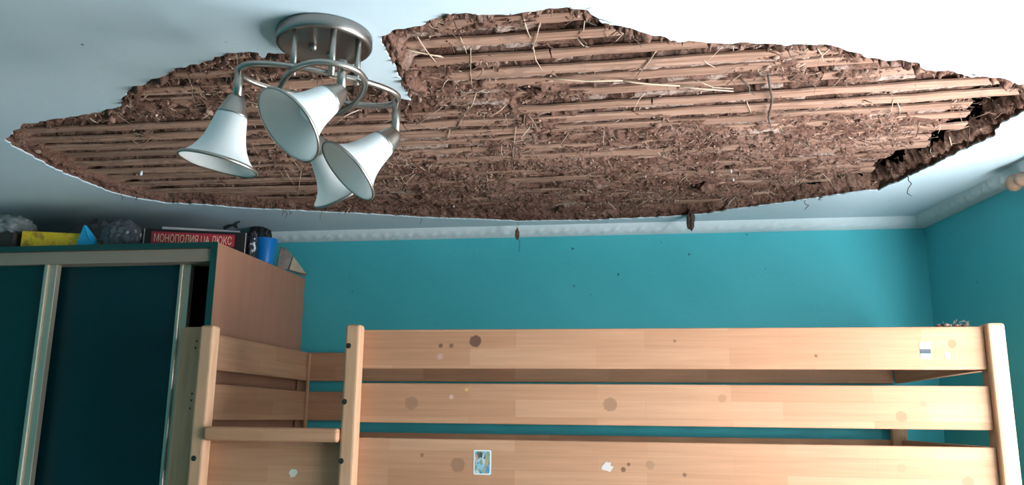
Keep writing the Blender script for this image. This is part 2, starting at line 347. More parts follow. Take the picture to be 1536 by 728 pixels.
# where the fall stripped the daub off the laths (centre x, y, radii in the photo, amount)
BARE = [(190,240,200,62,.75),(350,288,140,30,.6),(300,200,110,40,.30),(740,62,150,38,.5),(930,95,170,62,.9),(1090,140,150,42,.52),(1340,118,190,48,.52),(640,192,110,40,.6),(480,170,110,40,.35),(1420,150,110,40,.32)]
def bare(x, y):
    u, v = to_px(x, y, np.full(np.shape(x), ZL)); s = np.full(np.shape(x), -.27)
    for cx, cy, rx, ry, a in BARE: s = s + a*1.15*np.exp(-(((u-cx)/rx)**2+((v-cy)/ry)**2)*1.1)
    return s
vmin, vmax = 1.15, 2.95
nl = int((vmax-vmin)/PITCHL); lath_w = {}
for k in range(nl):
    v0 = vmin + k*PITCHL; wd = random.uniform(.033, .042); zj = random.uniform(-.004, .005); lath_w[k] = wd
    xs = np.arange(-1.75, 1.05, .02); cy = v0 + wd/2 - g_off(xs)
    ins = inside(xs, cy, hole0) | inside(xs, cy+.04, hole0) | inside(xs, cy-.04, hole0)
    if not ins.any(): continue
    xa, xb = xs[ins].min()-.06, min(xs[ins].max()+.06, XC-.02)
    if v0 > 1.93 and v0 < 2.68:                    # cut short at the right-hand edge, leaving a dark band as the lip's shadow
        dk = dist_poly(xs, cy, hole0); xb = xs[ins & (dk > .07+random.uniform(-.055, .05))].max()
    cuts = [xa]; 
    while xb-cuts[-1] > 1.6: cuts.append(cuts[-1]+random.uniform(.7, 1.4))
    cuts.append(xb)
    for a, b in zip(cuts[:-1], cuts[1:]):
        if b-a < .05: continue
        n = max(3, int((b-a)/.025)); t = np.linspace(a+.002, b-.002, n); vs = []; fs = []
        e0 = fbm(t*14, t*0+k*3.1, 3, 21)*.0028; e1 = fbm(t*14, t*0+k*5.7, 3, 33)*.0028; zz = ZL + zj + fbm(t*5, t*0+k, 2, 44)*.002
        for i in range(n):
            y0 = v0-g_off(t[i])+e0[i]; y1 = v0+wd-g_off(t[i])+e1[i]
            vs += [(t[i], y0, zz[i]+.0015), (t[i], y0+.003, zz[i]), (t[i], y1-.003, zz[i]), (t[i], y1, zz[i]+.0015), (t[i], y1, zz[i]+.006), (t[i], y0, zz[i]+.006)]
        for i in range(n-1):
            for j in range(6): j2 = (j+1) % 6; fs.append((i*6+j, i*6+j2, i*6+6+j2, i*6+6+j))
        fs += [tuple(range(6)), tuple((n-1)*6+j for j in range(6))]
        mesh('lath', vs, fs, M['lath'], ceiling)

# clay and straw daub left between and over the laths: a real relief
G = .0034
gx = np.arange(-1.70, .97, G); gy = np.arange(1.22, 2.90, G); X, Y = np.meshgrid(gx, gy)
hin = inside(X, Y, hole0); dd = dist_poly(X, Y, hole0[::1])
sd = np.where(hin, dd, -dd)
keep = sd > -.022
v = (Y + g_off(X) - vmin)/PITCHL; kk = np.floor(v).astype(int); s = v-kk
wl = np.vectorize(lambda k: lath_w.get(k, .042))(kk)/PITCHL if False else np.array([lath_w.get(i, .042) for i in range(-2, nl+3)])[np.clip(kk+2, 0, nl+4)]/PITCHL
gapm = sstep(-.02, .03, s-wl)
slit = gapm*sstep(.74, .84, s+.05*perlin(X*11, kk*2.3, 8))*(1-sstep(.985, 1.02, s))
# blocks of daub keyed in the gaps, some broken out
cell = np.floor((X + kk*.137)/.062 + perlin(X*6, kk*3.7, 6)*.9)
hsh = np.sin(cell*127.1+kk*311.7)*43758.5453; hsh = hsh-np.floor(hsh)
U, V = to_px(X, Y, np.full(X.shape, CH))
hollow = 1-sstep(430, 600, U)                     # gaps fallen empty at the left end
gap_depth = np.where(hsh < .30, .042, np.where(hsh < .40, .009, .0015)) + .002*fbm(X*40, Y*40, 3, 12)
gap_depth = gap_depth*(1-hollow) + hollow*(.036+.010*fbm(X*9, Y*30, 3, 13))
gap_depth = np.maximum(gap_depth, slit*.05)
exposed = -(gapm*gap_depth) - (1-gapm)*.006
low = fbm(X*3.1, Y*5.2, 4, 50); mid = fbm(X*16, Y*24, 4, 60, .6)
streak = fbm(X*7, Y*55, 4, 70, .55); fine = fbm(X*60, Y*70, 3, 80, .6)
rid = (1-np.abs(fbm(X*22, Y*30, 3, 90)))**3
crack = sstep(-.05, .25, fbm(X*6, kk*3.3+0*X, 3, 75)+.15*perlin(X*30, Y*60, 76))
cover = .003 + .006*low + .0065*mid + .0095*streak + .0030*fine + .002*rid - sstep(.70, .82, s)*(1-sstep(.97, 1.0, s))*crack*.045 - gapm*.003
bk = bare(X, Y) + .55*fbm(X*5, Y*9, 4, 100) + .30*mid + .22*streak
mk = sstep(-.12, .16, bk)
D = cover*(1-mk) + exposed*mk
# crust still hanging along the broken edge
lump = np.abs(fbm(X*26, Y*26, 4, 110, .6))
rimw = .020 + .016*(fbm(X*7, Y*7, 3, 120))
rim = 1-sstep(rimw*.5, rimw+.022, sd)
near_edge = sstep(0, 1, (200-V)/60)
D = D*(1-rim) + rim*(.013 + .034*lump*(.30+.80*near_edge) + .006*mid)
# recess shaped along the far right edge to stand for the lip's shadow
gul = sstep(1100, 1280, U)*sstep(125, 165, V)*np.exp(-((sd-.060)/.034)**2)
D = D - gul*.05
gul2 = np.exp(-((sd-.045)/.02)**2)*sstep(260, 290, V)*sstep(.15, .5, fbm(X*3, Y*3, 2, 130)+.25)
D = D - gul2*.035
D = np.clip(D, -.095, .042)
Z = ZL - D
Z = np.where(sd < 0, np.maximum(Z, CH+.012), Z)
XX = X + .004*fbm(X*45, Y*45, 2, 140); YY = Y + .004*fbm(X*45, Y*45, 2, 150)
idx = -np.ones(X.shape, int); idx[keep] = np.arange(keep.sum())
shade_gap = (gul > .50+.25*fbm(X*20, Y*20, 3, 180)) & (sd > .012)     # daub left out so the shadow band beside the lip goes dark
keepv = keep & ~shade_gap; keep = keepv
idx = -np.ones(X.shape, int); idx[keep] = np.arange(keep.sum())
q = keep[:-1, :-1] & keep[1:, :-1] & keep[:-1, 1:] & keep[1:, 1:]
quads = np.stack([idx[:-1, :-1][q], idx[1:, :-1][q], idx[1:, 1:][q], idx[:-1, 1:][q]], 1)      # faces look down
def np_mesh(name, verts, faces, material, parent):
    me = bpy.data.meshes.new(name); nv, nf, k = len(verts), len(faces), faces.shape[1]
    me.vertices.add(nv); me.vertices.foreach_set('co', verts.astype(np.float32).ravel())
    me.loops.add(nf*k); me.loops.foreach_set('vertex_index', faces.astype(np.int32).ravel())
    me.polygons.add(nf); me.polygons.foreach_set('loop_start', np.arange(0, nf*k, k, dtype=np.int32)); me.update(calc_edges=True); me.validate()
    return link(name, me, material, parent)
daub = np_mesh('clay_daub', np.stack([XX[keep], YY[keep], Z[keep]], 1), quads, M['clay'], ceiling); daub['kind'] = 'stuff'
dust = np.clip(mk*gapm*(1-rim)*(1-hollow)*(hsh > .30)*1.0*sstep(-.3, .3, fbm(X*8, Y*8, 3, 170)+.25), 0, 1)[keep]
att = daub.data.attributes.new('dusty', 'FLOAT', 'POINT'); att.data.foreach_set('value', dust.astype(np.float32))
def zsurf(x, y):
    i = np.clip(((np.asarray(y)-gy[0])/G).astype(int), 0, len(gy)-1); j = np.clip(((np.asarray(x)-gx[0])/G).astype(int), 0, len(gx)-1)
    return Z[i, j], sd[i, j], mk[i, j]

# crumbs of clay stuck to the relief (uncountable)
def scatter(n, margin=.0):
    x = rng.uniform(-1.65, .93, n*3); y = rng.uniform(1.25, 2.87, n*3); z, s_, m_ = zsurf(x, y); ok = s_ > margin
    dens = fbm(x*6, y*9, 3, 160)*.6+.55-.45*m_; ok &= rng.uniform(0, 1, n*3) < dens
    return x[ok][:n], y[ok][:n], z[ok][:n]
ico = bmesh.new(); bmesh.ops.create_icosphere(ico, subdivisions=1, radius=1); ico.verts.ensure_lookup_table()
IV = np.array([v_.co[:] for v_ in ico.verts]); IF = np.array([[v_.index for v_ in f.verts] for f in ico.faces]); ico.free()
x, y, z = scatter(7000, .004); n = len(x)
sc = rng.uniform(.0012, .0042, (n, 1, 1))*(1+1.2*(rng.uniform(0, 1, (n, 1, 1)) > .96))*rng.uniform(.45, 1.7, (n, 1, 3))
vv = IV[None]*sc*rng.uniform(.45, 1.4, (n, 12, 1)) + np.stack([x, y, z-.001], 1)[:, None, :]
ff = IF[None]+np.arange(n)[:, None, None]*12
np_mesh('clay_crumbs', vv.reshape(-1, 3), ff.reshape(-1, 3), M['crumb'], ceiling)['kind'] = 'stuff'
# fibres of chopped straw
x, y, z = scatter(15000, -.004); n = len(x)
ang = rng.uniform(0, 2*np.pi, n); Ln = rng.gamma(2.2, .008, n).clip(.006, .06); dip = rng.uniform(-.15, .8, n)
d = np.stack([np.cos(ang)*np.cos(dip), np.sin(ang)*np.cos(dip), -np.sin(dip)], 1); sdv = np.stack([-np.sin(ang), np.cos(ang), 0*ang], 1); upv = np.cross(d, sdv)
wdt = (rng.uniform(.0005, .0013, n)*(1+.8*(rng.uniform(0, 1, n) > .93)))[:, None]; p0 = np.stack([x, y, z+.002], 1); p1 = p0+d*Ln[:, None]*.55+sdv*rng.normal(0, .002, (n, 1)); p2 = p0+d*Ln[:, None]+sdv*rng.normal(0, .005, (n, 1))+upv*rng.normal(0, .003, (n, 1))
rows = []
for p, kf in ((p0, 1.), (p1, 1.), (p2, .45)):
    rows += [p+sdv*wdt*kf, p-sdv*wdt*.5*kf+upv*wdt*.87*kf, p-sdv*wdt*.5*kf-upv*wdt*.87*kf]
vv = np.stack(rows, 1); FQ = np.array([[0, 1, 4, 3], [1, 2, 5, 4], [2, 0, 3, 5], [3, 4, 7, 6], [4, 5, 8, 7], [5, 3, 6, 8]])
ff = FQ[None]+np.arange(n)[:, None, None]*9
np_mesh('straw_fibres', vv.reshape(-1, 3), ff.reshape(-1, 4), M['fibre'], ceiling)['kind'] = 'stuff'

# single stalks that can be told apart
STALKS = [((626,55),(656,96),1.6),((606,73),(665,86),1.8),((612,71),(662,84),1.4),((706,72),(709,137),1.0),((696,129),(672,162),1.2),((714,140),(696,170),1.8),((711,137),(728,134),1.4),((877,29),(868,52),1.4),
 ((934,41),(910,57),1.6),((810,34),(798,74),1.5),((799,67),(814,107),1.4),((784,23),(796,58),1.4),((866,58),(883,71),1.2),((987,72),(953,117),1.6),((822,116),(934,121),2.6),((930,120),(1020,129),2.6),((1018,129),(1100,137),2.2),
 ((1090,127),(1112,111),1.4),((1055,88),(1072,101),1.2),((906,196),(906,222),1.1),((625,186),(663,161),1.6),((703,160),(685,193),2.0),((675,194),(664,212),1.4),((774,189),(768,249),1.1),((730,259),(735,296),1.4),((753,212),(755,238),1.1),
 ((307,168),(318,158),1.2),((318,141),(339,130),1.3),((134,177),(146,184),1.6),((233,168),(240,180),1.2),((1100,64),(1100,77),.9),((1045,120),(1100,133),1.3),((1330,178),(1340,150),1.2),((1345,150),(1350,172),1.1),((985,226),(995,236),1.2),((1213,167),(1232,160),1.2),
 ((1270,203),(1279,207),1.6),((1290,196),(1284,205),1.2),((1245,180),(1236,195),1.2),((840,214),(849,217),1.6),((690,55),(700,80),1.2),((1225,70),(1235,92),1.3),((1120,152),(1126,170),1.1),((1410,186),(1407,200),1.2),((568,228),(590,248),1.1),((600,262),(614,280),1.1),
 ((575,270),(586,292),1.1),((520,215),(532,235),1.1),((452,255),(446,300),1.2),((425,250),(443,280),1.1),((1430,222),(1424,205),2.0)]
for (a, b, r_) in STALKS:
    A = on_z(*a, CH+.012); B = on_z(*b, CH+.010); sa = float(zsurf(np.array([A.x]), np.array([A.y]))[0][0]); 
    A.z = min(sa+.002, CH+.03); B.z = min(float(zsurf(np.array([B.x]), np.array([B.y]))[0][0])-.004, CH+.028)
    A = on_z(*a, A.z); B = on_z(*b, B.z); mdl = (A+B)/2+Vector((random.uniform(-.004, .004), random.uniform(-.006, .006), -random.uniform(.002, .006)))
    tube('straw_stalk', [A, A.lerp(mdl, .5)+Vector((0, 0, -.001)), mdl, B], [r_*.0009, r_*.0009, r_*.00085, r_*.0006], M['straw'], ceiling, 6)
TW = [((1110,117),(1132,142),2.2),((1152,113),(1156,192),2.4),((868,56),(884,72),1.6)]
for (a, b, r_) in TW:
    A = on_z(*a, ZL-.006); B = on_z(*b, ZL-.012); tube('dark_twig', [A, A.lerp(B, .4)+Vector((.006, 0, -.004)), A.lerp(B, .75)-Vector((.004, 0, .003)), B], [r_*.001]*3+[r_*.0005], M['twig'], ceiling, 6)
# things dangling from the broken edge: top pixel on the ceiling, then straight down
def dangle(name, px, py, length, r_, material, sway=.006, n=5):
    A = on_z(px, py, CH+.002); p = [A+Vector((math.sin(i*1.7+px)*sway*(i > 0), math.cos(i*2.1+px)*sway*(i > 0), -length*i/n)) for i in range(n+1)]
    return tube(name, p, [r_]*n+[r_*.4], material, ceiling, 6)
for (px, py, L, r_) in ((1209,302,.032,.0012),(1362,266,.062,.0014),(482,316,.034,.0008),(632,326,.030,.0008),(184,292,.022,.0010),(205,297,.012,.0015),(430,316,.030,.0008),(425,316,.024,.0008),(436,316,.020,.001),(776,332,.030,.0006),(1230,296,.014,.0012)):
    dangle('dangling_straw', px, py-2, L, r_, M['twig'])
def clod(name, centre, size, material, parent, seed=0, sub=2):
    bm = bmesh.new(); bmesh.ops.create_icosphere(bm, subdivisions=sub, radius=1)
    for v_ in bm.verts:
        c = v_.co.copy(); k = 1+.35*float(perlin(c.x*1.7+seed, c.y*1.7+c.z*1.3, seed))+.2*float(perlin(c.x*4+seed, c.z*4+c.y*3, seed+3))
        v_.co = Vector((c.x*size[0]*k, c.y*size[1]*k, c.z*size[2]*k))+centre
    return bm_obj(name, bm, material, parent)
p = on_z(1036, 322, CH); clod('hanging_clod', p+Vector((0, .004, -.020)), (.013, .012, .034), M['twig'], ceiling, 3, 3)
p = on_z(776, 331, CH); clod('hanging_clod', p+Vector((0, 0, -.048)), (.007, .006, .020), M['clay'], ceiling, 5, 3)
tube('dangling_straw', [p+Vector((.003, 0, -.060)), p+Vector((.010, 0, -.085)), p+Vector((.009, 0, -.100)), p+Vector((.006, 0, -.115))], .0009, M['twig'], ceiling, 5)
p = on_z(1058, 283, CH+.01); clod('clay_clod', p+Vector((0, 0, .002)), (.026, .034, .014), M['clay'], ceiling, 8, 3)
for (px, py, s_) in ((212,258,.007),(1097,255,.004),(1100,268,.004),(840,12,.004)):
    p = on_z(px, py, ZL-.004); clod('paint_flake', p-Vector((0, 0, .004)), (s_*.7, s_*.6, s_*1.4), M['cornice'], ceiling, px % 7, 1)

# cornice with pressed leaf relief
def cornice(name, a, b, nrm_, label):
    a, b, nrm_ = Vector(a), Vector(b), Vector(nrm_); L = (b-a).length; d = (b-a)/L; n = int(L/.006); vs = []; fs = []; K = 9
    for i in range(n+1):
        s_ = L*i/n
        for j in range(K):
            t = j/(K-1); off = .004+.041*t; dz = -.032*(1-t)**1.0 - .002
            bow = .006*math.sin(math.pi*t); rel = 0
            if .12 < t < .88:
                ph = (s_ % .045)/.045-.5; e = ((t-.5)/.34)
                rel = .004*max(0, 1-((ph/.36)**2+e*e))*(.5+.5*math.cos(ph*38+e*5)) + .0025*max(0, 1-abs(math.sin(s_*140+6*e))*2.2)
            o_ = off + (bow+rel)*.7; q_ = a+d*s_+nrm_*o_; vs.append((q_.x, q_.y, CH+dz-(bow+rel)*.7 if 0 < j < K-1 else CH+dz+(.002 if j == K-1 else 0)))
        q_ = a+d*s_; vs.append((q_.x, q_.y, CH-.034)); 
    K2 = K+1
    for i in range(n):
        for j in range(K-1): fs.append((i*K2+j, i*K2+j+1, i*K2+K2+j+1, i*K2+K2+j))
        fs.append((i*K2+K, i*K2, i*K2+K2, i*K2+K2+K))
    return struct(mesh(name, vs, fs, M['cornice'], None, True), label, 'cornice')
cornice('trim_1', (XL, YW, 0), (XC, YW, 0), (0, -1, 0), 'white embossed cornice strip along the wall behind the bed')
cornice('trim_2', (XC, YW, 0), (xr_wall(YF), YF, 0), RW_N, 'white embossed cornice strip along the window wall')

# curtain rod over the window
rod_root = empty('curtain_rod', Vector(rw(.68, -.05, CZ+.636)))
rp = lambda s_, dz=0: Vector(rw(s_, -.05, CZ+.636+dz))
rod_root.location = rp(.68)
M['rodwood'] = mat('curtain_rod_wood', (.34, .21, .145), .45)
tube('rod', [rp(.66), rp(1.6), rp(2.75)], .009, M['rodwood'], rod_root, 14)
fin = lathe('finial', [(.001, 0), (.012, .002), (.020, .010), (.0235, .022), (.020, .034), (.013, .042), (.012, .046), (.018, .050), (.020, .058), (.018, .066), (.012, .070), (.011, .080)], rp(.585), -RW_DIR, M['rodwood'], rod_root, 20)
for s_ in (.86, 2.6): tube('bracket', [Vector(rw(s_, 0, CZ+.636)), rp(s_)], .008, M['rodwood'], rod_root, 8)
adopt(rod_root); tag(rod_root, 'wooden curtain rod with round turned finial on the side wall', 'curtain rod')

# ------------------------------------------------------------------ wardrobe
XW, YWF, ZW = -1.2623, 2.273, CZ+.511
ward = empty('sliding_wardrobe', (-2.1, 2.6, 0))
box('side_panel', XW-.018, XW, YWF+.004, YW-.004, 0, ZW-.001, M['salmon'], ward)
eb = box('edge_band', XW-.019, XW+.0006, YWF, YWF+.004, 0, ZW, M['green_edge'], ward)
box('side_panel', XL+.01, XL+.028, YWF, YW-.004, 0, ZW, M['salmon'], ward)
box('top_panel', XL+.028, XW-.019, YWF+.004, YW-.004, ZW-.018, ZW, M['salmon'], ward)
box('edge_band', XL+.028, XW-.019, YWF, YWF+.004, ZW-.018, ZW, M['green_edge'], ward)
box('back_panel', XL+.028, XW-.019, YW-.012, YW-.005, 0, ZW-.018, M['dark_in'], ward)
box('top_track', XL+.028, XW-.020, YWF+.006, YWF+.085, ZW-.058, ZW-.0185, M['track'], ward, .002)
box('plinth', XL+.028, XW-.019, YWF+.01, YWF+.09, 0, .06, M['track'], ward)
box('shelf', XL+.028, XW-.019, YWF+.12, YW-.012, ZW-.37, ZW-.352, M['dark_in'], ward)
box('partition', -1.93, -1.912, YWF+.12, YW-.012, .06, ZW-.018, M['dark_in'], ward)
def wdoor(x0, x1, y, m_, stiles):
    d_ = box('door', x0, x1, y, y+.012, .06, ZW-.056, M[m_], ward)
    for xa, xb in stiles:
        bm = bmesh.new(); bm_box(bm, xa, xb, y-.006, y+.016, .06, ZW-.056, .002, 2); bm_box(bm, xa+.003, xa+(xb-xa)*.42, y-.014, y-.004, .06, ZW-.056, .004, 3)
        bm_obj('stile', bm, M['champagne'], d_)
    return d_
wdoor(-2.42, -1.803, YWF+.022, 'door_green', [(-1.842, -1.800), (-2.42, -2.382)])
wdoor(-1.845, -1.372, YWF+.058, 'door_teal', [(-1.408, -1.371)])
wdoor(-2.92, -2.40, YWF+.058, 'door_teal', [(-2.92, -2.88)])
for c in ward.children_recursive:
    if c.parent == ward: c.matrix_parent_inverse = Matrix.Translation(ward.location).inverted()
tag(ward, 'tall dark teal sliding wardrobe with champagne metal strips and salmon side', 'wardrobe')

# folded dark cloth inside the open gap
M['cloth_dark'] = mat('dark_cloth', (.12, .16, .20), .9)
for i in range(3):
    c = clod('folded_garment', Vector((-1.35, 2.62, ZW-.352+.026+.056*i)), (.042, .14, .020), M['cloth_dark'], None, 20+i, 3)
    tag(c, ['bluish dark folded garment lying on the wardrobe shelf', 'dark folded garment in the middle of the pile on the wardrobe shelf', 'dark folded garment on top of the pile inside the wardrobe'][i], 'garment', 'garments inside the wardrobe')

# ------------------------------------------------------------------ things on the wardrobe
def quad_box(name, fl, fr, depth, z0, z1, material, parent=None, bev=.0015):
    """box whose front bottom edge runs from fl to fr (x, y)"""
    a, b = Vector((*fl, 0)), Vector((*fr, 0)); d = (b-a); L = d.length; ang = math.atan2(d.y, d.x)
    mt = Matrix.Translation((fl[0], fl[1], 0)) @ Matrix.Rotation(ang, 4, 'Z')
    return box(name, 0, L, 0, depth, z0, z1, material, parent, bev, 2, mt), mt, L
M['game_black'] = mat('game_box_black', (.012, .010, .012), .4)
M['game_red'] = mat('game_box_red', (.38, .022, .045), .45)
M['gold'] = mat('gold_print', (.80, .58, .40), .5)
M['white_edge'] = mat('worn_card_edge', (.45, .42, .42), .8)
game = empty('board_game_box', (-1.42, 2.55, ZW))
BFL, BFR = (-1.568, 2.368), (-1.272, 2.466)
bx, mt, BL = quad_box('box', BFL, BFR, .27, ZW+.0005, ZW+.071, M['game_black'], game)
bx.data.name = 'box'
lab = box('label_band', .022, BL-.034, -.0012, .0004, ZW+.022, ZW+.062, M['game_red'], game, 0, 2, mt)
for xx in (0, BL): box('worn_edge', xx-.0012, xx+.0012, -.0016, .0012, ZW+.001, ZW+.0705, M['white_edge'], game, 0, 2, mt)
fc = bpy.data.curves.new('lettering', 'FONT'); fc.body = 'МОНОПОЛИЯ UA ЛЮКС'; fc.size = .03; fc.extrude = .0003; fc.align_x = 'CENTER'; fc.align_y = 'CENTER'; fc.resolution_u = 2
tmp = bpy.data.objects.new('tmp', fc); COL.objects.link(tmp); dg = bpy.context.evaluated_depsgraph_get(); tm = bpy.data.meshes.new_from_object(tmp.evaluated_get(dg)); bpy.data.objects.remove(tmp)
co = np.array([v_.co[:] for v_ in tm.vertices]); ext = co.max(0)-co.min(0); cen = (co.max(0)+co.min(0))/2
sx = (BL-.056-.018)/ext[0]; sy = .027/ext[1]
T = mt @ Matrix.Translation(((.022+BL-.034)/2, -.0016, ZW+.042)) @ Matrix.Rotation(math.pi/2, 4, 'X') @ Matrix.Diagonal((sx, sy, 1, 1)) @ Matrix.Translation((-cen[0], -cen[1], 0))
tm.transform(T); tm.materials.clear(); link('lettering', tm, M['gold'], game)
adopt(game); tag(game, 'black board game box with red band and gold lettering on the wardrobe', 'box')
M['grey_card'] = mat('grey_card', (.42, .42, .44), .8)
pl, _, _ = quad_box('flat_card_box', (BFL[0]+.045, BFL[1]+.022), (BFR[0]-.028, BFR[1]+.012), .22, ZW+.0715, ZW+.081, M['grey_card'])
tag(pl, 'thin pale grey card lying on the black game box', 'card')
M['black_plastic'] = mat('black_plastic', (.01, .011, .013), .4)
bm = bmesh.new()
for (a, b, r_) in (((-.03, 0, .004), (.002, 0, .014), .006), ((.0, 0, .012), (.022, .004, .027), .005), ((.004, 0, .012), (.016, -.002, .004), .005)):
    vs, fs = tube_vf([Vector(a), (Vector(a)+Vector(b))/2+Vector((0, 0, .002)), Vector(b)], [r_, r_*1.1, r_*.5], 8); bv = [bm.verts.new(q_+Vector((-1.318, 2.462, ZW+.083))) for q_ in vs]
    for f in fs: bm.faces.new([bv[i] for i in f])
tag(bm_obj('toy_bird', bm, M['black_plastic']), 'small black plastic piece perched at the end of the game box', 'toy')

M['yellow'] = mat('yellow_box_print', rough=.55); noisy(M['yellow'], [(.38, (.80, .47, .012)), (.52, (.85, .55, .02)), (.62, (.55, .30, .02)), (.72, (.22, .18, .03))], 38, 4)
yb, _, _ = quad_box('yellow_box', (-1.952, 2.305), (-1.742, 2.318), .15, ZW+.0005, ZW+.058, M['yellow'])
for v_ in yb.data.vertices:
    if v_.co.z > ZW+.04: v_.co.z -= .012*np.clip((v_.co.x+1.952)/.2, 0, 1)
tag(yb, 'small yellow cardboard box lying on the wardrobe', 'box')
M['blue_plastic'] = mat('blue_plastic', (.012, .33, .62), .4)
vs = [(-1.752, 2.300, ZW), (-1.700, 2.304, ZW), (-1.716, 2.300, ZW+.035), (-1.734, 2.302, ZW+.071), (-1.751, 2.301, ZW+.012), (-1.750, 2.33, ZW), (-1.700, 2.34, ZW), (-1.712, 2.335, ZW+.035), (-1.732, 2.312, ZW+.070), (-1.748, 2.33, ZW+.012)]
tag(mesh('blue_scoop', vs, [(0, 1, 2, 3, 4), (9, 8, 7, 6, 5), (0, 1, 6, 5), (1, 2, 7, 6), (2, 3, 8, 7), (3, 4, 9, 8), (4, 0, 5, 9)], M['blue_plastic']), 'pointed bright blue plastic piece beside the yellow box', 'plastic piece')
def crumple(name, centre, size, material, seed, amp=.45, parent=None):
    bm = bmesh.new(); bmesh.ops.create_icosphere(bm, subdivisions=4, radius=1)
    for v_ in bm.verts:
        c = v_.co.copy(); r1 = 1-abs(float(perlin(c.x*2.3+seed, c.y*2.3+c.z*1.9, seed))); r2 = 1-abs(float(perlin(c.x*5+seed, c.z*5-c.y*4, seed+2)))
        k = .72+amp*r1*.6+.13*r2; v_.co = Vector((c.x*size[0]*k, c.y*size[1]*k, max(c.z*k, -.55)*size[2]))+centre
    zmin = min(v_.co.z for v_ in bm.verts)
    bmesh.ops.translate(bm, vec=(0, 0, ZW+.0005-zmin), verts=bm.verts)
    return bm_obj(name, bm, material, parent)
M['bag'] = mat('cloudy_plastic_bag', (.10, .115, .135), .35); BS(M['bag']).inputs['Alpha'].default_value = .75
M['bag_white'] = mat('white_plastic_bag', (.18, .19, .19), .4)
M['brown_dark'] = mat('dark_brown_card', (.035, .025, .022), .8)
M['greydk'] = mat('dark_grey_bag', (.10, .10, .11), .6)
tag(crumple('plastic_bag', Vector((-1.640, 2.365, ZW)), (.066, .05, .062), M['bag'], 4), 'crumpled cloudy plastic bag between the blue piece and the game box', 'bag')
b_, _, _ = quad_box('brown_box', (-2.16, 2.30), (-1.975, 2.300), .16, ZW+.0005, ZW+.052, M['brown_dark']); tag(b_, 'dark brown box under the whitish bag, next to the yellow box', 'box')
o = crumple('white_bag', Vector((-2.05, 2.36, ZW)), (.09, .06, .045), M['bag_white'], 9); o.location.z = .0525; tag(o, 'crumpled whitish plastic bag lying on the dark brown box', 'bag')
tag(crumple('dark_bag', Vector((-1.87, 2.56, ZW)), (.12, .07, .095), M['greydk'], 12), 'dark grey crumpled bag behind the yellow box', 'bag')
# blue cup
cup = lathe('blue_cup', [(.001, 0), (.029, 0), (.031, .004), (.0390, .084), (.0415, .086), (.0410, .089), (.0375, .088), (.029, .006), (.001, .004)], Vector((-1.293, 2.650, ZW+.0005)), Vector((0, 0, 1)), mat('cup_blue', (.003, .16, .50), .35), None, 32)
tag(cup, 'bright blue plastic cup standing near the wardrobe edge', 'cup')
M['bw'] = mat('black_white_wrap', rough=.5); noisy(M['bw'], [(.40, (.012, .012, .018)), (.56, (.02, .02, .03)), (.62, (.55, .6, .65))], 42, 2)
tag(crumple('patterned_bag', Vector((-1.275, 2.525, ZW)), (.013, .022, .056), M['bw'], 15), 'small dark bag with white print between game box and cup', 'bag')
tag(crumple('black_bag', Vector((-1.405, 2.83, ZW)), (.05, .05, .125), M['black_plastic'], 17), 'black crumpled bag behind the blue cup', 'bag')
# torn cardboard pieces
M['card'] = mat('torn_cardboard', rough=.9); noisy(M['card'], [(.35, (.15, .115, .10)), (.65, (.33, .27, .235))], 22, 5)
M['card_tan'] = mat('tan_cardboard', rough=.9); noisy(M['card_tan'], [(.35, (.30, .24, .17)), (.65, (.42, .34, .25))], 22, 5)
def sheet(name, pts_, thick, material, label, cat='cardboard'):
    p_ = [Vector(q_) for q_ in pts_]; nn = (p_[1]-p_[0]).cross(p_[2]-p_[0]).normalized()*thick; k = len(p_)
    vs = p_+[q_+nn for q_ in p_]; return tag(mesh(name, vs, [tuple(range(k)), tuple(range(2*k-1, k-1, -1))]+[(i, (i+1) % k, k+(i+1) % k, k+i) for i in range(k)], material), label, cat)
def WP(px, py, y): p_ = on_y(px, py, y); return Vector((p_.x, p_.y, max(p_.z, ZW+.001)))
sheet('cardboard_piece', [WP(414, 408, 2.72), WP(430, 414, 2.74), WP(438, 382, 2.73), WP(430, 374, 2.72), WP(421, 369, 2.71)], .010, M['card'], 'torn grey brown cardboard piece leaning by the blue cup')
sheet('cardboard_flap', [WP(432, 409, 2.76), WP(457, 424, 2.86), WP(438, 385, 2.78)], .006, M['card_tan'], 'pale tan cardboard triangle leaning beside the torn piece')
sheet('cardboard_strip', [WP(428, 404, 2.77), WP(436, 399, 2.78), WP(461, 412, 2.90), WP(456, 420, 2.90)], .006, M['card'], 'dark narrow cardboard strip poking past the wardrobe back corner')

# ------------------------------------------------------------------ bunk bed
YB0, YB1 = 2.139, 2.910
Z1T, Z1B, Z2T, Z2B, Z3T, Z3B = [CZ+q_ for q_ in (.2294, .127, .0885, -.0135, -.0527, -.195)]
XBL, XBR = -1.218, .803
DK = (.08, .042, .03); TN = (.30, .155, .095)
def fpx(px, py, r, c, k): p_ = on_y(px, py, YB0); return (p_.x, p_.z, r, c, k)
ST1 = [fpx(713,512,.0155,(.13,.062,.045),.92), fpx(661,519,.0055,DK,.7), fpx(677,519,.006,DK,.6), fpx(660,535,.008,(.55,.35,.32),.6), fpx(1428,516,.010,(.26,.165,.09),.9), fpx(1012,512,.004,DK,.5), fpx(1224,534,.004,DK,.6)]
ST2 = [fpx(617,605,.017,TN,.75), fpx(915,607,.017,TN,.75), fpx(677,596,.006,(.6,.42,.36),.7), fpx(1352,625,.013,(.29,.17,.10),.8), fpx(700,585,.005,(.6,.42,.12),.6), fpx(1083,598,.010,(.33,.165,.08),.5), fpx(1385,606,.007,(.25,.17,.13),.5)]
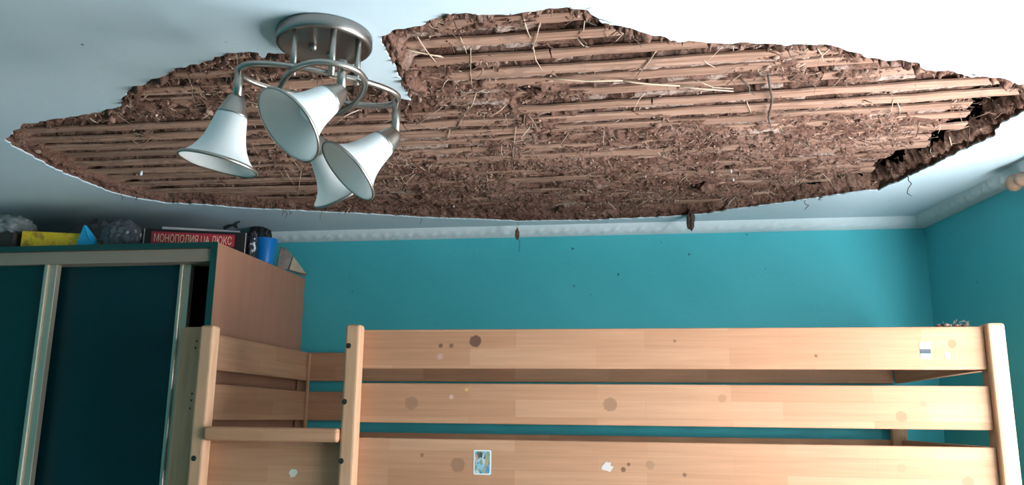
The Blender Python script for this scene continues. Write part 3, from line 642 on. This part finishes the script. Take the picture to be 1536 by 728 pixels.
ST3 = [fpx(687,698,.018,TN,.8), fpx(935,705,.006,DK,.7), fpx(975,698,.011,(.32,.18,.11),.7), fpx(633,683,.005,DK,.5), fpx(1027,713,.005,DK,.6), fpx(1452,724,.013,(.29,.17,.10),.8), fpx(1352,702,.010,(.34,.2,.13),.5), fpx(943,697,.004,DK,.7)]
W1, W2, W3 = wood('beech_top_rail', 'X', ST1), wood('beech_middle_rail', 'X', ST2), wood('beech_bed_side', 'X', ST3)
WX, WY, WZ = wood('beech_long', 'X'), wood('beech_end', 'Y'), mat('beech_post', rough=.55, spec=.25)
noisy(WZ, [(.3, (.45, .25, .145)), (.5, (.53, .31, .185)), (.7, (.58, .35, .22))], 4, 7, (14, 14, 1.2))
bed = empty('bunk_bed', (-.2, 2.5, 0))
TH = .022
for (z0, z1, m_, xa) in ((Z1B, Z1T, W1, -.792), (Z2B, Z2T, W2, -.792), (Z3B, Z3T, W3, -1.19)):
    box('guard_rail', xa, XBR-.001, YB0, YB0+TH, z0, z1, m_, bed, .003)
for (z0, z1) in ((Z1B, Z1T), (Z2B, Z2T), (Z3B, Z3T)):
    box('back_rail', XBL+.002, XBR-.002, YB1, YB1+TH, z0, z1, WX, bed, .003)
    box('end_rail', XBL-TH, XBL, YB0+.046, YB1+.0, z0, z1, WY, bed, .003)
    box('end_rail', XBR+.001, XBR+.001+TH, YB0+.046, YB1+.0, z0, z1, WY, bed, .003)
ZT = CZ+.240
box('corner_post', -1.276, -1.192, YB0+.0, YB0+.045, 0, ZT, WZ, bed, .006, 3)
box('corner_post', -1.258, -1.2185, YB1+.0005, YB1+.028, 0, Z1T-.002, WZ, bed, .003)
box('corner_post', XBR, XBR+.040, YB0-.020, YB0+.045, 0, ZT-.004, WZ, bed, .007, 3)
box('corner_post', XBR-.026, XBR+.02, YB1-.028, YB1-.0005, 0, Z1T-.12, WZ, bed, .003)
box('corner_batten', XBL+.0005, XBL+.011, YB1-.012, YB1-.0005, Z3T+.008, Z1T-.003, WZ, bed, .002)
LP = []
for x0 in (-1.196, -.7815):
    lp_ = box('ladder_post', x0, x0+.042, YB0-.0400, YB0-.0005, .0, ZT, WZ, bed, .008, 3); LP.append((x0, lp_))
def bolt(px, py, parent):
    p_ = on_y(px, py, YB0-.0400); return lathe('bolt', [(.001, -.0012), (.0030, -.0014), (.0055, -.0020), (.0072, -.0006), (.0074, .004)], p_, Vector((0, 1, 0)), M['bolt'], parent, 16)
for q_ in ((523,519),(517,603),(512,692)): bolt(*q_, LP[1][1])
bolt(291, 688, LP[0][1])
for (px, py) in ((295,512),(293,522),(288,591),(287,601),(285,613)):
    p_ = on_y(px, py, YB0-.0002); lathe('screw_hole', [(.001, -.0004), (.0028, -.0004), (.003, .001)], p_, Vector((0, 1, 0)), M['bolt'], bed, 10)
for k in range(6):
    zc = CZ-.047-.26*k; box('ladder_rung', -1.1535, -.782, YB0-.052, YB0-.010, zc-.018, zc+.018, WX, bed, .008, 3)
for k in range(12):
    xc = XBL+.09+k*.165; box('slat', xc-.035, xc+.035, YB0+TH+.002, YB1-.002, Z3B+.02, Z3B+.038, WX, bed)
for (z0, z1) in ((.28, .42),):      # lower bunk
    box('guard_rail', -1.19, XBR-.001, YB0, YB0+TH, z0, z1, WX, bed, .003); box('back_rail', XBL+.002, XBR-.002, YB1, YB1+TH, z0, z1, WX, bed, .003)
    box('end_rail', XBL-TH, XBL, YB0+.046, YB1, z0, z1, WY, bed, .003); box('end_rail', XBR+.001, XBR+.023, YB0+.046, YB1, z0, z1, WY, bed, .003)
inv = Matrix.Translation(bed.location).inverted()
for c in bed.children: c.matrix_parent_inverse = inv
tag(bed, 'light beech wooden bunk bed with ladder and plank guard rails', 'bed')

# stickers on the planks
def sticker(name, cx, cy, wpx, hpx, material, label, border=None, rnd=.004):
    c = on_y(cx, cy, YB0-.0006); sc_ = (c-EYE).dot(FWD)/F_PX; hw, hh = wpx*sc_/2, hpx*sc_/2
    vs = []; 
    for (sx_, sz_, a0) in ((1, 1, 0), (-1, 1, 90), (-1, -1, 180), (1, -1, 270)):
        for t in (0, 30, 60, 90):
            a = math.radians(a0+t); vs.append(Vector((c.x+sx_*(hw-rnd)+rnd*math.cos(a), YB0-.0006, c.z+sz_*(hh-rnd)+rnd*math.sin(a))))
    k = len(vs); vs2 = vs+[q_+Vector((0, .0005, 0)) for q_ in vs]
    o_ = mesh(name, vs2, [tuple(range(k)), tuple(range(2*k-1, k-1, -1))]+[(i, (i+1) % k, k+(i+1) % k, k+i) for i in range(k)], border or material)
    if border:
        f_ = .84; mesh('picture', [Vector((c.x+(q_.x-c.x)*f_, YB0-.0009, c.z+(q_.z-c.z)*(f_+.05))) for q_ in vs], [tuple(range(k))], material, o_)
    return tag(o_, label, 'sticker')
pic = mat('sticker_print', rough=.35); v_ = coords(pic, (1, 1, .55)); n_ = N(pic, 'ShaderNodeTexVoronoi', Scale=150.); LK(pic, v_, n_.inputs['Vector'])
sp_ = N(pic, 'ShaderNodeSeparateColor'); LK(pic, n_.outputs['Color'], sp_.inputs[0])
r_ = ramp(pic, [(0, (.06, .18, .42)), (.2, (.10, .42, .60)), (.4, (.50, .58, .60)), (.55, (.08, .07, .06)), (.7, (.45, .36, .20)), (.85, (.12, .30, .24)), (1, (.55, .25, .18))]); LK(pic, sp_.outputs[0], r_.inputs['Fac']); LK(pic, r_.outputs['Color'], BS(pic).inputs['Base Color'])
st_w = mat('sticker_white', (.72, .75, .74), .4)
sticker('sticker', 723.5, 694, 27, 36, pic, 'colourful picture sticker with white border on the lower bed board', st_w)
tornm = mat('torn_sticker_print', rough=.5)
tcx = N(tornm, 'ShaderNodeTexCoord'); sx_ = N(tornm, 'ShaderNodeSeparateXYZ'); LK(tornm, tcx.outputs['Object'], sx_.inputs[0]); mr_ = N(tornm, 'ShaderNodeMapRange'); LK(tornm, sx_.outputs['Z'], mr_.inputs['Value'])
c_ = on_y(1388, 526, YB0); mr_.inputs['From Min'].default_value = c_.z-.021; mr_.inputs['From Max'].default_value = c_.z+.021
rr_ = ramp(tornm, [(.0, (.30, .42, .52)), (.30, (.33, .44, .52)), (.34, (.03, .04, .05)), (.56, (.06, .07, .09)), (.62, (.50, .52, .54)), (1, (.5, .5, .5))]); rr_.color_ramp.interpolation = 'LINEAR'
LK(tornm, mr_.outputs[0], rr_.inputs['Fac']); LK(tornm, rr_.outputs['Color'], BS(tornm).inputs['Base Color'])
sticker('sticker', 1388, 526, 15, 25, tornm, 'small torn white and blue sticker on the top guard rail', None, .002)
def scrap(cx, cy, r, col, label, seed, y=YB0):
    c = on_y(cx, cy, y-.0006); rr = random.Random(seed); k = 14
    vs = [Vector((c.x+math.cos(2*math.pi*i/k)*r*rr.uniform(.55, 1.15), y-.0006, c.z+math.sin(2*math.pi*i/k)*r*rr.uniform(.6, 1.15))) for i in range(k)]
    o_ = mesh('sticker_scrap', vs+[q_+Vector((0, .0005, 0)) for q_ in vs], [tuple(range(k)), tuple(range(2*k-1, k-1, -1))]+[(i, (i+1) % k, k+(i+1) % k, k+i) for i in range(k)], mat('scrap_paper', col, .8))
    tag(o_, label, 'sticker')
scrap(911, 701, .014, (.62, .55, .52), 'round whitish sticker remnant on the lower bed board', 2)
scrap(439, 711, .013, (.62, .60, .52), 'torn pale sticker scrap on the board behind the ladder', 5)
scrap(1421, 533, .010, (.42, .44, .46), 'faint pale blue sticker scrap near the end of the top rail', 8)
# fallen crumbs on the top rail
cr = empty('plaster_crumbs', (.745, YB0+.011, Z1T))
for i in range(16):
    xx = .72+random.gauss(.02, .022); s_ = random.uniform(.0025, .006); clod('crumb', Vector((xx, YB0+random.uniform(.005, .018), Z1T+s_*.75)), (s_*1.2, s_, s_*.8), random.choice([M['crumb'], M['twig'], M['clay']]), cr, i, 1)
for i in range(7):
    a = Vector((.72+random.gauss(.02, .02), YB0+.011, Z1T+.002)); tube('straw', [a, a+Vector((random.uniform(-.012, .012), 0, random.uniform(.006, .014))), a+Vector((random.uniform(-.02, .02), 0, random.uniform(.008, .020)))], .0006, M['fibre'], cr, 5)
adopt(cr); tag(cr, 'little heap of fallen clay crumbs and straw on the top guard rail', 'debris')

# ------------------------------------------------------------------ ceiling lamp
LC = Vector((-.567, 1.338, CH)); RP = .086
lamp = empty('ceiling_lamp', LC.copy())
lathe('ceiling_plate', [(.001, .001), (RP, .001), (RP+.001, .004), (RP+.001, .020), (RP-.002, .0245), (RP-.007, .0255), (RP-.011, .022), (.001, .0215)], LC, Vector((0, 0, -1)), M['nickel_dark'], lamp, 64)
A1 = math.radians(37.5); e1 = Vector((math.cos(A1), math.sin(A1), 0)); e2 = Vector((math.sin(A1-.06), -math.cos(A1-.06), 0))
HL = .100; RL, RS = .144, .063
def loop(ea, eb, dz, RL=RL, RS=RS):
    p_ = []
    for i in range(72):
        t = 2*math.pi*i/72; c, s_ = math.cos(t), math.sin(t); p_.append(LC+ea*(RL*math.copysign(abs(c)**.82, c))+eb*(RS*math.copysign(abs(s_)**.82, s_))+Vector((0, 0, -HL+dz)))
    return p_
tube('loop_arm', loop(e1, e2, 0), .0055, M['nickel'], lamp, 12, True)
tube('loop_arm', loop(e2, e1, -.009, .128, .070), .0055, M['nickel'], lamp, 12, True)
for (a, b) in ((-.060, .044), (0, .078), (.050, .058), (.048, -.048)):
    p_ = LC+e1*a+e2*b; tube('support_rod', [p_-Vector((0, 0, .021)), p_-Vector((0, 0, HL+.010))], .0056, M['nickel'], lamp, 14)
for (a, b) in ((-.32, -.012), (.012, .30)):
    p_ = LC+RIGHT*a*.06+Vector((0, b*.1, -.021)); lathe('screw_cap', [(.007, 0), (.007, .006), (.005, .010), (.001, .011)], p_, Vector((0, 0, -1)), M['nickel'], lamp, 16)
def head(end, axis, stem=.044, K=.86):
    top = LC+end+Vector((0, 0, -HL+.004)); bot = top-Vector((0, 0, stem)); ax = axis.normalized()
    sp2 = tube('spotlight_arm', [top, top.lerp(bot, .5), bot], .0078, M['nickel'], lamp, 16)
    o_ = bot - Vector((0, 0, -.004))
    def SC(pr): return [(r_, h_*K) for r_, h_ in pr]
    cap = lathe('shade_holder', SC([(.001, -.004), (.012, -.003), (.0155, .002), (.0185, .012), (.0255, .034), (.0265, .037), (.024, .038), (.001, .036)]), o_, ax, M['nickel'], lamp, 32)
    prof = SC([(.0245, .034), (.0265, .042), (.0285, .055), (.0310, .070), (.0345, .086), (.0400, .103), (.0480, .119), (.0585, .132), (.0650, .1375)])
    inn = [(r_-.003, h_+.0008) for r_, h_ in prof[::-1]]
    sh = lathe('glass_shade', prof+SC([(.0658, .1395), (.0640, .1400)])+inn, o_, ax, M['shade'], lamp, 48, True, True)
    lathe('rim_band', SC([(.0655, .1350), (.0668, .1365), (.0672, .1400), (.0662, .1420), (.0640, .1412), (.0640, .1385)]), o_, ax, M['nickel'], lamp, 48, True, True)
    lathe('bulb', SC([(.001, .036), (.012, .038), (.0125, .055), (.016, .068), (.0185, .080), (.016, .092), (.009, .099), (.001, .101)]), o_, ax, M['bulb'], lamp, 24)
def cam_axis(end, a, b, c):
    vd = (LC+end-EYE).normalized(); r_ = vd.cross(Vector((0, 0, 1))).normalized(); u_ = r_.cross(vd); return r_*a+u_*b-vd*c
for end, ax, st in ((-e1*RL, (-.18, -.92, .34), .060), (e2*.116+e1*.010, (-.66, -.46, .60), .058), (e1*RL, (-.68, -.57, .44), .072), (-e2*.122+e1*.012, (.56, -.83, -.08), .066)):
    head(end, cam_axis(end, *ax), st)
inv = Matrix.Translation(lamp.location).inverted()
for c in lamp.children: c.matrix_parent_inverse = inv
tag(lamp, 'brushed nickel ceiling lamp with four white bell glass shades', 'ceiling lamp')
